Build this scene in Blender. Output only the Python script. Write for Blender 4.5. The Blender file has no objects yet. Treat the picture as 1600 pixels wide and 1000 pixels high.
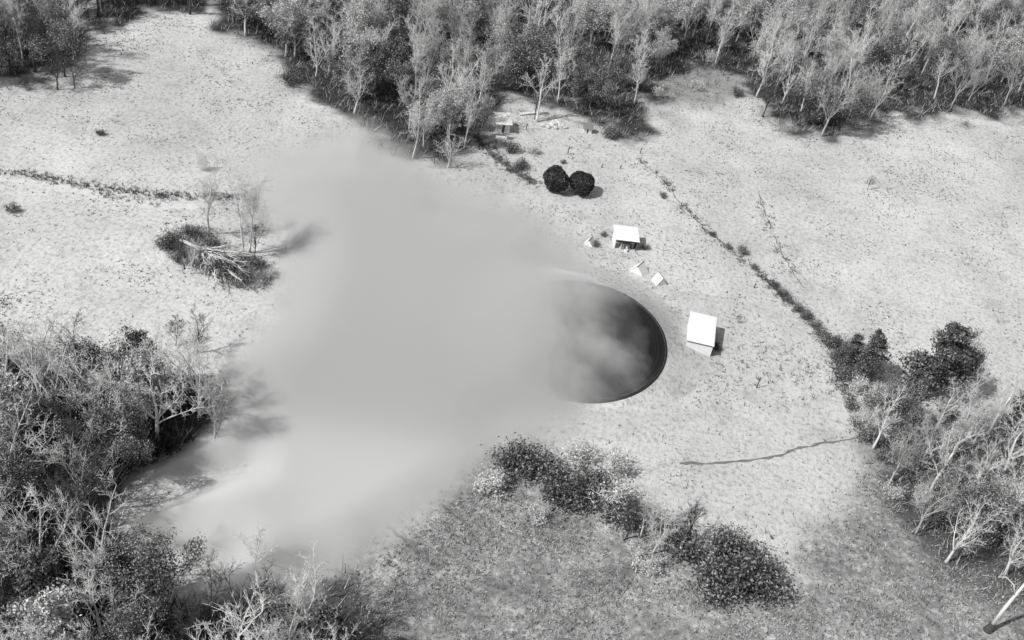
import bpy, math, random
import numpy as np
from mathutils import Vector

# ------------------------------------------------------------------ camera, sky, sun, exposure
scene = bpy.context.scene
col = scene.collection
CAM_H, PITCH, ROLL, FPX = 90.0, math.radians(36.0), math.radians(11.0), 1715.0
F = np.array([0, math.cos(PITCH), -math.sin(PITCH)])
R0 = np.array([1.0, 0, 0]); U0 = np.array([0, math.sin(PITCH), math.cos(PITCH)])
RT = math.cos(ROLL) * R0 + math.sin(ROLL) * U0
UP = math.cos(ROLL) * U0 - math.sin(ROLL) * R0
C0 = np.array([0, 0, CAM_H])

def P(px, py, z=0.0):
    """photo pixel (1600x1000) -> point on the level z"""
    d = F * FPX + RT * (px - 800) + UP * (500 - py)
    t = (z - CAM_H) / d[2]
    return C0 + d * t

def P_arr(px, py):
    d = F[None] * FPX + RT[None] * (px[:, None] - 800) + UP[None] * (500 - py[:, None])
    t = -CAM_H / d[:, 2]
    return C0[None] + d * t[:, None]

def proj(x, y, z=0.0):
    v = np.stack([np.asarray(x, float), np.asarray(y, float), np.zeros_like(np.asarray(x, float)) + z], -1) - C0
    w = v @ F
    w = np.where(w < 1, 1, w)
    return 800 + FPX * (v @ RT) / w, 500 - FPX * (v @ UP) / w

cam = bpy.data.cameras.new("camera"); cam_o = bpy.data.objects.new("camera", cam); col.objects.link(cam_o)
from mathutils import Matrix
m = Matrix.Identity(4)
for i in range(3):
    m[i][0], m[i][1], m[i][2], m[i][3] = RT[i], UP[i], -F[i], C0[i]
cam_o.matrix_world = m
cam.sensor_width = 36.0; cam.lens = 36.0 * FPX / 1600.0; cam.clip_end = 6000
scene.camera = cam_o

SUN_ELEV = math.radians(47)
sh = P(1100, 500) - P(1000, 520); SHADOW = sh / np.linalg.norm(sh)      # way the shadows fall on the ground
world = bpy.data.worlds.new("World"); scene.world = world; world.use_nodes = True
nt = world.node_tree; nt.nodes.clear()
sky = nt.nodes.new("ShaderNodeTexSky"); sky.sky_type = 'NISHITA'; sky.sun_disc = False
sky.sun_elevation = SUN_ELEV
sky.sun_rotation = math.atan2(-SHADOW[0], -SHADOW[1])
bw = nt.nodes.new("ShaderNodeRGBToBW"); bg = nt.nodes.new("ShaderNodeBackground"); bg.inputs[1].default_value = 0.13
wo = nt.nodes.new("ShaderNodeOutputWorld")
nt.links.new(sky.outputs[0], bw.inputs[0]); nt.links.new(bw.outputs[0], bg.inputs[0]); nt.links.new(bg.outputs[0], wo.inputs[0])
sun = bpy.data.lights.new("sun", 'SUN'); sun.energy = 3.45; sun.angle = math.radians(0.5); sun.color = (1, 0.995, 0.985)
sun_o = bpy.data.objects.new("sun", sun); col.objects.link(sun_o)
sd = Vector((SHADOW[0] * math.cos(SUN_ELEV), SHADOW[1] * math.cos(SUN_ELEV), -math.sin(SUN_ELEV)))
sun_o.rotation_euler = sd.to_track_quat('-Z', 'Y').to_euler()
scene.view_settings.view_transform = 'Standard'; scene.view_settings.look = 'None'
scene.view_settings.exposure = 0.32; scene.view_settings.gamma = 1.0
scene.render.engine = 'CYCLES'
scene.cycles.volume_bounces = 6; scene.cycles.max_bounces = 8
scene.cycles.use_denoising = True

rng = np.random.default_rng(7); random.seed(7)

# ------------------------------------------------------------------ helpers
def tag(o, label=None, cat=None, group=None, kind=None):
    if label: o["label"] = label
    if cat: o["category"] = cat
    if group: o["group"] = group
    if kind: o["kind"] = kind
    return o

class MB:
    def __init__(s): s.v, s.f = [], []
    def add(s, vs, fs):
        k = len(s.v); s.v.extend(tuple(map(float, v)) for v in vs); s.f.extend(tuple(i + k for i in f) for f in fs)
    def box(s, c, sx, sy, sz, rz=0.0, rx=0.0):
        vs = []
        for x in (-.5, .5):
            for y in (-.5, .5):
                for z in (-.5, .5):
                    X, Y, Z = x * sx, y * sy, z * sz
                    Y, Z = Y * math.cos(rx) - Z * math.sin(rx), Y * math.sin(rx) + Z * math.cos(rx)
                    X, Y = X * math.cos(rz) - Y * math.sin(rz), X * math.sin(rz) + Y * math.cos(rz)
                    vs.append((c[0] + X, c[1] + Y, c[2] + Z))
        s.add(vs, [(0, 1, 3, 2), (4, 6, 7, 5), (0, 4, 5, 1), (2, 3, 7, 6), (0, 2, 6, 4), (1, 5, 7, 3)])
    def slab(s, quad, th):
        """four corners (counter-clockwise seen from outside) given a thickness inwards"""
        q = [np.array(p, float) for p in quad]
        n = np.cross(q[1] - q[0], q[2] - q[0]); n /= np.linalg.norm(n)
        s.add(q + [p - n * th for p in q], [(0, 1, 2, 3), (7, 6, 5, 4), (0, 4, 5, 1), (1, 5, 6, 2), (2, 6, 7, 3), (3, 7, 4, 0)])
    def tube(s, pts, rad, n=5, cap=True):
        pts = [np.array(p, float) for p in pts]; k = len(s.v); m_ = len(pts)
        for i, p in enumerate(pts):
            d = pts[min(i + 1, m_ - 1)] - pts[max(i - 1, 0)]
            L = np.linalg.norm(d); d = d / L if L > 1e-9 else np.array([0, 0, 1.0])
            a = np.array([1.0, 0, 0]) if abs(d[0]) < .8 else np.array([0, 1.0, 0])
            u = np.cross(d, a); u /= np.linalg.norm(u); w = np.cross(d, u)
            for j in range(n):
                t = 2 * math.pi * j / n
                q = p + rad[i] * (u * math.cos(t) + w * math.sin(t)); s.v.append((float(q[0]), float(q[1]), float(q[2])))
        for i in range(m_ - 1):
            for j in range(n):
                a, b = k + i * n + j, k + i * n + (j + 1) % n
                s.f.append((a, b, b + n, a + n))
        if cap:
            s.f.append(tuple(k + j for j in range(n))[::-1]); s.f.append(tuple(k + (m_ - 1) * n + j for j in range(n)))
    def twig(s, a, b, r):
        d = b - a; L = np.linalg.norm(d)
        if L < 1e-6: return
        d = d / L
        u = np.cross(d, (0.3, 0.2, 0.9)); u /= max(np.linalg.norm(u), 1e-6); w = np.cross(d, u); k = len(s.v)
        for t in (0, 2.09, 4.19):
            q = a + r * (u * math.cos(t) + w * math.sin(t)); s.v.append((float(q[0]), float(q[1]), float(q[2])))
        s.v.append((float(b[0]), float(b[1]), float(b[2])))
        s.f += [(k, k + 1, k + 3), (k + 1, k + 2, k + 3), (k + 2, k, k + 3)]
    def leaf(s, c, size):
        a = np.array([random.gauss(0, 1) for _ in range(3)]); a /= np.linalg.norm(a)
        b = np.cross(a, [random.gauss(0, 1) for _ in range(3)]); b /= max(np.linalg.norm(b), 1e-6)
        c = np.array(c); s.add([c - a * size, c + b * size * .6, c + a * size, c - b * size * .6], [(0, 1, 2, 3)])
    def cloud(s, C, size):
        """one small pointed leaf at every centre"""
        C = np.asarray(C, float); n = len(C)
        if n == 0: return
        a = rng.normal(size=(n, 3)); a /= np.linalg.norm(a, axis=1)[:, None]
        b = np.cross(a, rng.normal(size=(n, 3))); b /= np.linalg.norm(b, axis=1)[:, None] + 1e-9
        z = (size * rng.uniform(.5, 1.4, n))[:, None]
        V = np.stack([C - a * z, C + b * z * .6, C + a * z, C - b * z * .6], 1).reshape(-1, 3); k = len(s.v)
        s.v.extend(map(tuple, V.tolist())); s.f.extend(map(tuple, (np.arange(4 * n).reshape(-1, 4) + k).tolist()))
    def mesh(s, name, mat, smooth=False):
        me = bpy.data.meshes.new(name); me.from_pydata(s.v, [], s.f); me.update()
        if mat: me.materials.append(mat)
        if smooth: me.shade_smooth()
        return me
    def build(s, name, mat, parent=None, loc=None, smooth=False):
        o = bpy.data.objects.new(name, s.mesh(name, mat, smooth)); col.objects.link(o)
        if loc is not None: o.location = loc
        if parent: o.parent = parent
        return o

def empty(name, loc, rz=0.0):
    o = bpy.data.objects.new(name, None); col.objects.link(o); o.location = tuple(map(float, loc)); o.rotation_euler = (0, 0, rz)
    return o

def sdist(px, py, poly):
    """signed distance to a polygon, positive inside"""
    poly = np.array(poly, float); px = np.asarray(px, float); py = np.asarray(py, float)
    d = np.full(px.shape, 1e18); ins = np.zeros(px.shape, bool)
    n = len(poly)
    for i in range(n):
        x0, y0 = poly[i]; x1, y1 = poly[(i + 1) % n]
        ex, ey = x1 - x0, y1 - y0
        t = np.clip(((px - x0) * ex + (py - y0) * ey) / (ex * ex + ey * ey + 1e-12), 0, 1)
        d = np.minimum(d, (px - x0 - t * ex) ** 2 + (py - y0 - t * ey) ** 2)
        c = (y0 > py) != (y1 > py)
        xi = x0 + (py - y0) * ex / (ey if abs(ey) > 1e-9 else 1e-9)
        ins ^= c & (px < xi)
    d = np.sqrt(d)
    return np.where(ins, d, -d)

_lat = rng.random((64, 64))
def vnoise(x, y):
    x = np.asarray(x, float); y = np.asarray(y, float)
    xi, yi = np.floor(x).astype(int), np.floor(y).astype(int); fx, fy = x - xi, y - yi
    fx = fx * fx * (3 - 2 * fx); fy = fy * fy * (3 - 2 * fy)
    g = lambda a, b: _lat[a % 64, b % 64]
    return (g(xi, yi) * (1 - fx) + g(xi + 1, yi) * fx) * (1 - fy) + (g(xi, yi + 1) * (1 - fx) + g(xi + 1, yi + 1) * fx) * fy
def fbm(x, y, o=4):
    t = 0; a = .5; s = 0
    for k in range(o): t = t + a * vnoise(x * 2 ** k + 17.3 * k, y * 2 ** k + 5.1 * k); s += a; a *= .5
    return t / s
def sstep(a, b, x):
    t = np.clip((x - a) / (b - a), 0, 1); return t * t * (3 - 2 * t)

# ------------------------------------------------------------------ materials
def grey(v): return (v, v, v, 1)
def new_mat(name):
    mt = bpy.data.materials.new(name); mt.use_nodes = True
    return mt, mt.node_tree, mt.node_tree.nodes["Principled BSDF"]
def simple(name, lo, hi, scale=6.0, rough=.85, metal=0.0, bump=0.15, rnd=0.0, island=False, trans=0.0, coords='Object'):
    mt, t, b = new_mat(name)
    tc = t.nodes.new("ShaderNodeTexCoord"); nz = t.nodes.new("ShaderNodeTexNoise"); nz.inputs["Scale"].default_value = scale; nz.inputs["Detail"].default_value = 5
    t.links.new(tc.outputs[coords], nz.inputs["Vector"])
    fac = nz.outputs[0]
    if island or rnd:
        src = t.nodes.new("ShaderNodeNewGeometry").outputs["Random Per Island"] if island else t.nodes.new("ShaderNodeObjectInfo").outputs["Random"]
        mx = t.nodes.new("ShaderNodeMix"); mx.inputs[0].default_value = .7 if island else rnd
        t.links.new(fac, mx.inputs[2]); t.links.new(src, mx.inputs[3]); fac = mx.outputs[0]
    cr = t.nodes.new("ShaderNodeValToRGB"); cr.color_ramp.elements[0].position = .2; cr.color_ramp.elements[1].position = .8
    cr.color_ramp.elements[0].color = grey(lo); cr.color_ramp.elements[1].color = grey(hi)
    t.links.new(fac, cr.inputs[0]); t.links.new(cr.outputs[0], b.inputs["Base Color"])
    b.inputs["Roughness"].default_value = rough; b.inputs["Metallic"].default_value = metal
    b.inputs["Specular IOR Level"].default_value = .25
    if bump:
        bm_ = t.nodes.new("ShaderNodeBump"); bm_.inputs["Strength"].default_value = bump; bm_.inputs["Distance"].default_value = .05
        t.links.new(nz.outputs[0], bm_.inputs["Height"]); t.links.new(bm_.outputs[0], b.inputs["Normal"])
    return mt

M = dict(
    pale_bark=simple("pale_bark", .42, .72, 3, rnd=.3),
    grey_bark=simple("grey_bark", .26, .5, 3, rnd=.3),
    dark_bark=simple("dark_bark", .03, .09, 3),
    pale_leaf=simple("pale_leaf", .28, .62, 2, island=True, bump=0),
    mid_leaf=simple("mid_leaf", .03, .34, 2, island=True, bump=0),
    cedar_leaf=simple("cedar_leaf", .02, .2, 2, island=True, bump=0),
    dark_leaf=simple("dark_leaf", .015, .075, 2, island=True, bump=0),
    white_sheet=simple("white_sheet_metal", .64, .8, 1.2, rough=.5, bump=.05),
    white_paint=simple("white_paint", .62, .78, 3, rough=.7),
    dark_wood=simple("dark_wood", .05, .12, 8),
    pale_wood=simple("pale_wood", .35, .55, 8),
    rust=simple("dull_metal", .10, .25, 5, rough=.6),
    stone=simple("pale_stone", .35, .62, 3),
    tuft=simple("dry_grass_tuft", .035, .16, 1, island=True, bump=0),
    rough=simple("rough_grass", .04, .55, 1, island=True, bump=0),
    under=simple("dark_undergrowth", .015, .13, 1, island=True, bump=0),
    brush=simple("woodland_brush", .03, .40, 1, island=True, bump=0),
    earth=simple("dark_earth", .10, .22, 1.5, bump=.4),
    track=simple("pale_track", .46, .62, 1.2, bump=.3),
)

# ------------------------------------------------------------------ layout outlines (photo pixels, turned into ground positions)
WOOD_TOP = [(330, -30), (345, 55), (420, 75), (450, 120), (520, 170), (590, 215), (640, 255), (700, 262), (735, 215), (800, 150), (880, 165), (930, 190), (975, 215),
            (1020, 205), (1010, 150), (1080, 110), (1170, 125), (1190, 190), (1260, 222), (1330, 205), (1400, 180), (1600, 185), (1680, 190), (1680, -30)]
WOOD_TL = [(-60, -30), (150, -30), (135, 60), (112, 125), (60, 128), (-60, 140)]
WOOD_EDGE = [(150, -30), (330, -30), (320, 30), (240, 22), (150, 36)]
WOOD_LL = [(-90, 590), (40, 580), (110, 620), (230, 605), (335, 610), (338, 655), (275, 700), (205, 740), (160, 800), (180, 880), (225, 950), (330, 972), (430, 985), (500, 1012), (535, 1060), (540, 1170), (-140, 1170)]
WOOD_R = [(1345, 675), (1420, 650), (1500, 660), (1620, 650), (1690, 860), (1610, 960), (1540, 930), (1440, 860), (1380, 760)]
ROUGH = [(410, 905), (560, 855), (640, 810), (740, 745), (810, 720), (900, 760), (1000, 800), (1120, 840), (1230, 900), (1330, 760), (1380, 660), (1640, 640), (1700, 1120), (400, 1120)]
PAINTED_SHADE = [(770, 715), (830, 700), (1000, 770), (1100, 840), (1220, 900), (1230, 955), (1120, 940), (980, 870), (860, 800)]  # shade around the lower bushes, painted as darker ground
SMOKE = [(395, 235), (470, 215), (560, 190), (640, 225), (700, 275), (780, 300), (850, 330), (885, 375), (930, 425), (985, 455), (1000, 530), (985, 600),
         (930, 660), (860, 690), (790, 715), (720, 765), (640, 825), (560, 880), (470, 925), (400, 950), (330, 955), (290, 925), (350, 890), (300, 870), (215, 850), (180, 815), (270, 775), (380, 735), (250, 760), (215, 745), (290, 705), (345, 655), (335, 570), (400, 490), (425, 400), (385, 300)]

# ------------------------------------------------------------------ ground
def lin(a, b, step, far):
    inner = np.arange(a, b + 1e-6, step)
    out = np.array([20, 60, 160, 500, 1400, 4000.0])
    return np.concatenate([a - out[::-1], inner, b + out]) if far else inner
xs = lin(-150, 210, .8, True); ys = lin(30, 420, .8, True)
GX, GY = np.meshgrid(xs, ys); gx, gy = GX.ravel(), GY.ravel()
def litter_shade_mask(x, y):
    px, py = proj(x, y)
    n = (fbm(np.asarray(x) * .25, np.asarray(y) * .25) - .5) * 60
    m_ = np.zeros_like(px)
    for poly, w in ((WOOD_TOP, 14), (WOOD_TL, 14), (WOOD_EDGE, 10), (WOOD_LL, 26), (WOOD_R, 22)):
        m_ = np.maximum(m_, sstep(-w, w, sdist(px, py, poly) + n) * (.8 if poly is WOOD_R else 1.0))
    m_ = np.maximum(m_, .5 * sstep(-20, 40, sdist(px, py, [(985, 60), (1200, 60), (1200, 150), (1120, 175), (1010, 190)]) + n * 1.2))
    m_ = np.maximum(m_, .85 * sstep(-30, 40, sdist(px, py, [(360, 945), (470, 925), (540, 900), (590, 930), (610, 1000), (590, 1120), (340, 1120)]) + n))  # corner by the lower left wood: its tree shade painted in litter colour
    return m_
def rough_shade_mask(x, y):
    px, py = proj(x, y)
    n = (fbm(np.asarray(x) * .12 + 9, np.asarray(y) * .12) - .5) * 120
    a = sstep(-40, 50, sdist(px, py, ROUGH) + n) * .8
    b = sstep(-20, 26, sdist(px, py, PAINTED_SHADE) + n * .4) * .75  # bush shade put into the rough grass colour
    c = sstep(-30, 40, sdist(px, py, [(380, 930), (560, 870), (640, 900), (700, 1000), (660, 1120), (380, 1120)]) + n * .5) * .95  # dark rough corner, with the wood's tree shade painted in
    return np.maximum(np.maximum(a, b), c)
near = (gx > -200) & (gx < 260) & (gy > 20) & (gy < 460)
lit = np.where(near, litter_shade_mask(gx, gy), 0.25); rgh = np.where(near, rough_shade_mask(gx, gy), 0.2)
nx, ny = len(xs), len(ys)
idx = np.arange(nx * ny).reshape(ny, nx)
quads = np.stack([idx[:-1, :-1], idx[:-1, 1:], idx[1:, 1:], idx[1:, :-1]], -1).reshape(-1, 4)
me = bpy.data.meshes.new("ground")
me.vertices.add(nx * ny); me.vertices.foreach_set("co", np.stack([gx, gy, np.zeros_like(gx)], -1).astype(np.float32).ravel())
me.loops.add(quads.size); me.loops.foreach_set("vertex_index", quads.astype(np.int32).ravel())
me.polygons.add(len(quads)); me.polygons.foreach_set("loop_start", np.arange(0, quads.size, 4, dtype=np.int32))
me.update(calc_edges=True)
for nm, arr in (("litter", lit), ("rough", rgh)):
    at = me.attributes.new(nm, 'FLOAT', 'POINT'); at.data.foreach_set("value", arr.astype(np.float32))  # both masks also carry shade painted into the ground colour

mt, t, b = new_mat("field_ground")
tc = t.nodes.new("ShaderNodeTexCoord")
def noise(scale, detail=4, vec=None, rough=.6):
    n = t.nodes.new("ShaderNodeTexNoise"); n.inputs["Scale"].default_value = scale; n.inputs["Detail"].default_value = detail; n.inputs["Roughness"].default_value = rough
    t.links.new(vec or tc.outputs["Object"], n.inputs["Vector"]); return n.outputs[0]
def ramp(src, stops):
    r = t.nodes.new("ShaderNodeValToRGB")
    while len(r.color_ramp.elements) < len(stops): r.color_ramp.elements.new(.5)
    for e, (p, v) in zip(r.color_ramp.elements, stops): e.position = p; e.color = grey(v)
    t.links.new(src, r.inputs[0]); return r.outputs[0]
def mix(a, b_, fac, mode='MIX'):
    x = t.nodes.new("ShaderNodeMix"); x.data_type = 'RGBA'; x.blend_type = mode
    if isinstance(fac, float): x.inputs[0].default_value = fac
    else: t.links.new(fac, x.inputs[0])
    t.links.new(a, x.inputs[6]); t.links.new(b_, x.inputs[7]); return x.outputs[2]
mp = t.nodes.new("ShaderNodeMapping"); mp.inputs["Rotation"].default_value = (0, 0, math.radians(25)); mp.inputs["Scale"].default_value = (1, .3, 1)
t.links.new(tc.outputs["Object"], mp.inputs[0])
base = ramp(noise(.06, 5), [(.3, .47), (.7, .60)])
fine = ramp(noise(1.6, 6, rough=.75), [(.36, .62), (.5, .98), (.7, 1.08)])
streak = ramp(noise(2.6, 4, mp.outputs[0], .7), [(.34, .55), (.44, 1.0), (.8, 1.04)])
patch = mix(ramp(noise(.22, 6, rough=.7), [(.3, .72), (.48, 1.0), (.75, 1.05)]), ramp(noise(.035, 5, mp.outputs[0], .65), [(.35, .78), (.55, 1.0), (.7, 1.06)]), 1.0, "MULTIPLY")
field = mix(mix(mix(base, fine, 1.0, 'MULTIPLY'), streak, .8, 'MULTIPLY'), patch, .8, 'MULTIPLY')
roughc = mix(ramp(noise(1.1, 7, rough=.8), [(.3, .05), (.5, .19), (.68, .5)]), ramp(noise(.16, 6, rough=.7), [(.36, .35), (.5, 1.0), (.66, 1.7)]), 1.0, 'MULTIPLY')
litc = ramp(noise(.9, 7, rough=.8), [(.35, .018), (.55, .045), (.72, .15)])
ar = t.nodes.new("ShaderNodeAttribute"); ar.attribute_name = "rough"
al = t.nodes.new("ShaderNodeAttribute"); al.attribute_name = "litter"
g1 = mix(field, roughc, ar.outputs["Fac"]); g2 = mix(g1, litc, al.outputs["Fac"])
t.links.new(g2, b.inputs["Base Color"]); b.inputs["Roughness"].default_value = .95; b.inputs["Specular IOR Level"].default_value = .1
bp = t.nodes.new("ShaderNodeBump"); bp.inputs["Strength"].default_value = .55; bp.inputs["Distance"].default_value = .25
t.links.new(noise(1.4, 6, rough=.75), bp.inputs["Height"]); t.links.new(bp.outputs[0], b.inputs["Normal"])
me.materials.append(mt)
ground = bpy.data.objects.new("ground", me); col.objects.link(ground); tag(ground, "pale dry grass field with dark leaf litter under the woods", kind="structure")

def strip(name, pts, width, mat, z=.006, wob=.25):
    """a thin ground strip through photo pixels"""
    w = [P(*p) for p in pts]; dense = []
    for a, c in zip(w[:-1], w[1:]):
        n = max(2, int(np.linalg.norm(c - a) / .8))
        dense += [a + (c - a) * k / n for k in range(n)]
    dense.append(w[-1]); mb = MB(); V = []
    for i, p in enumerate(dense):
        d = dense[min(i + 2, len(dense) - 1)] - dense[max(i - 2, 0)]; d /= np.linalg.norm(d); nrm = np.array([-d[1], d[0], 0])
        ww = width * (.35 + random.random() * 1.3); off = nrm * random.uniform(-wob, wob) * width
        V += [p + off + nrm * ww / 2 + [0, 0, z], p + off - nrm * ww / 2 + [0, 0, z]]
    mb.add(V, [(2 * i + 1, 2 * i + 3, 2 * i + 2, 2 * i) for i in range(len(dense) - 1)])
    return tag(mb.build(name, mat), kind="structure"), dense
FENCE_PX = [(905, 190), (960, 222), (1000, 250), (1040, 285), (1065, 320), (1100, 355), (1150, 398), (1190, 430), (1225, 465), (1265, 500), (1290, 535), (1315, 590), (1335, 650), (1352, 690)]
tag(strip("ditch", FENCE_PX[2:], .2, M["earth"], wob=.9)[0], "dark narrow ditch running diagonally down the right field")
tag(strip("footpath", [(1062, 724), (1120, 724), (1170, 720), (1210, 714), (1250, 700), (1290, 692), (1345, 684)], .34, M["earth"], wob=.45)[0], "dark winding footpath across the lower right field")
tag(strip("path", [(-40, 276), (20, 283), (80, 290), (140, 302), (200, 316), (270, 322), (340, 322)], 1.6, M["track"], wob=.1)[0], "pale dirt track beside a row of tufts on the left")
tag(strip("ditch", [(708, 170), (728, 200), (752, 222), (780, 248), (805, 268), (838, 288)], 1.3, M["earth"], wob=.4)[0], "dark overgrown gully running down from the top woodland")
strip("footpath", [(605, 822), (640, 850), (660, 870), (690, 890)], .8, M["earth"])
strip("footpath", [(690, 790), (720, 810), (745, 845)], .7, M["earth"])
strip("footpath", [(1185, 300), (1195, 335), (1215, 380), (1235, 420), (1262, 455)], .14, M["earth"], wob=1.6)

# ------------------------------------------------------------------ scattered growth nobody could count
def blades(name, pts, hmin, hmax, n_blade, spread, width, mat, label, lean=.5):
    N = len(pts); k = n_blade
    base = np.repeat(pts, k, 0); n = len(base)
    a = rng.random(n) * 2 * np.pi; off = np.stack([np.cos(a), np.sin(a)], -1) * (rng.random(n) * spread)[:, None]
    s = np.repeat(rng.random(N) ** 1.5, k); h = hmin + (hmax - hmin) * s * (.6 + .4 * rng.random(n))
    p = base[:, :2] + off; z0 = base[:, 2]
    a2 = rng.random(n) * np.pi; w = width * (.5 + rng.random(n)); dx = np.cos(a2) * w; dy = np.sin(a2) * w
    l = (rng.random((n, 2)) - .5) * 2 * lean * h[:, None]
    V = np.empty((n, 3, 3), np.float32)
    V[:, 0] = np.stack([p[:, 0] - dx, p[:, 1] - dy, z0 - .02], -1); V[:, 1] = np.stack([p[:, 0] + dx, p[:, 1] + dy, z0 - .02], -1)
    V[:, 2] = np.stack([p[:, 0] + l[:, 0] + off[:, 0], p[:, 1] + l[:, 1] + off[:, 1], z0 + h], -1)
    me = bpy.data.meshes.new(name); me.vertices.add(3 * n); me.vertices.foreach_set("co", V.ravel())
    me.loops.add(3 * n); me.loops.foreach_set("vertex_index", np.arange(3 * n, dtype=np.int32))
    me.polygons.add(n); me.polygons.foreach_set("loop_start", np.arange(0, 3 * n, 3, dtype=np.int32)); me.update(calc_edges=True)
    me.materials.append(mat); o = bpy.data.objects.new(name, me); col.objects.link(o)
    return tag(o, label, name.replace("_", " ").split()[-1], kind="stuff")

def scatter(n, x0=-40, x1=1660, y0=-20, y1=1080):
    """random ground spots seen in the frame, even per square metre"""
    c = np.array([P(x0, y0), P(x1, y0), P(x0, y1), P(x1, y1)])
    lo, hi = c.min(0), c.max(0); out = []
    tot = 0
    while tot < n:
        x = rng.uniform(lo[0], hi[0], 4 * n); y = rng.uniform(lo[1], hi[1], 4 * n)
        px, py = proj(x, y); k = (px > x0) & (px < x1) & (py > y0) & (py < y1)
        out.append(np.stack([x[k], y[k]], -1)); tot += k.sum()
    return np.concatenate(out)[:n]

s = scatter(70000); px, py = proj(s[:, 0], s[:, 1])
lm, rm = litter_shade_mask(s[:, 0], s[:, 1]), rough_shade_mask(s[:, 0], s[:, 1])
clump = fbm(s[:, 0] * .18 + 3, s[:, 1] * .18, 4)
keep = (rng.random(len(s)) < .10 + 1.3 * sstep(.47, .75, clump) + .8 * rm) & (lm < .6) & (sdist(px, py, SMOKE) < 30)
tp = s[keep]; tp = np.column_stack([tp, np.zeros(len(tp))])
blades("grass", tp, .06, .34, 4, .14, .055, M["tuft"], "small dark grass tufts dotted over the pale field")
# rows of coarser growth: beside the track, along the ditch, in the rough
rows = []
def along(pts, n, w, clumps=0):
    q = [P(*p) for p in pts]; seg = np.array([np.linalg.norm(b_ - a) for a, b_ in zip(q[:-1], q[1:])]); cs = np.concatenate([[0], np.cumsum(seg)])
    us = rng.random(n) * cs[-1]
    if clumps: us = np.clip(rng.random(clumps)[rng.integers(0, clumps, n)] * cs[-1] + rng.normal(0, .9, n), 0, cs[-1] - .01)
    for u in us:
        i = min(np.searchsorted(cs, u) - 1, len(seg) - 1); i = max(i, 0); k = (u - cs[i]) / seg[i]
        pp = q[i] + (q[i + 1] - q[i]) * k; rows.append((pp[0] + rng.normal(0, w), pp[1] + rng.normal(0, w), 0))
along([(-20, 266), (40, 272), (100, 285), (180, 296), (250, 306), (330, 306), (400, 312)], 620, .7, 70)
along([(150, 303), (200, 314), (260, 322)], 40, .3)
along(FENCE_PX, 300, .6, 26)
along(FENCE_PX[7:], 500, .8, 18)
along([(1185, 300), (1195, 335), (1215, 380), (1240, 430)], 90, .8)
along([(708, 170), (728, 200), (752, 222), (780, 248), (805, 268), (838, 288)], 500, .8)
along([(1150, 575), (1200, 560), (1290, 600)], 120, 3)
rows = np.array(rows)
blades("coarse_grass", rows, .15, .6, 6, .3, .05, M["tuft"], "coarse dark weeds along the track, the ditch and the rough corner", .7)
s2 = scatter(60000, 380, 1640, 660, 1080); q = s2[rng.random(len(s2)) < rough_shade_mask(s2[:, 0], s2[:, 1]) * (.25 + 1.5 * sstep(.4, .65, fbm(s2[:, 0] * .2, s2[:, 1] * .2)))]
blades("rough_grass", np.column_stack([q, np.zeros(len(q))]), .08, .4, 4, .2, .045, M["rough"], "short mottled rough grass in the lower right and lower middle", .8)
bp_ = []
while len(bp_) < 1500:
    x, y = rng.uniform(255, 430), rng.uniform(345, 460)
    if ((x - 300) / 48) ** 2 + ((y - 385) / 30) ** 2 < rng.random() * 1.3 or ((x - 365) / 62) ** 2 + ((y - 422 - (x - 365) * .25) / 26) ** 2 < rng.random() * 1.3: bp_.append(P(x, y) + [0, 0, rng.random() * .3])
blades("brush_pile", np.array(bp_), .2, .9, 7, .5, .04, M["brush"], "tangled twigs and weeds heaped around the fallen tree", 1.3)
# brush under the trees: pale and dark twigs and leaves
s = scatter(60000); s = s[rng.random(len(s)) < litter_shade_mask(s[:, 0], s[:, 1]) * .55]
s = np.column_stack([s, rng.random(len(s)) ** 2 * .5])
blades("woodland_brush", s, .3, 2.2, 5, .7, .05, M["brush"], "tangled brush and saplings under the trees of the woods", .9)

s3 = scatter(30000, -60, 700, 480, 1100); q3, r3 = proj(s3[:, 0], s3[:, 1]); s3 = s3[(sdist(q3, r3, WOOD_LL) + (fbm(s3[:, 0] * .2, s3[:, 1] * .2) - .5) * 50 > 0)]
blades("dark_undergrowth", np.column_stack([s3, rng.random(len(s3)) * .8]), .5, 3.0, 4, .8, .09, M["under"], "dark tangled undergrowth filling the lower left wood", .8)
# ------------------------------------------------------------------ trees
def rdir(d, spread, up=0.0):
    v = d + np.array([random.gauss(0, spread) for _ in range(3)]); v[2] += up; return v / np.linalg.norm(v)

def limb(mb, a, d, L, r0, r1, n, segs, wander, up):
    pts = [a]; dd = d.copy()
    for i in range(segs):
        dd = rdir(dd, wander, up); pts.append(pts[-1] + dd * L / segs)
    mb.tube(pts, list(np.linspace(r0, r1, segs + 1)), n, cap=False)
    return pts, dd

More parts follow.
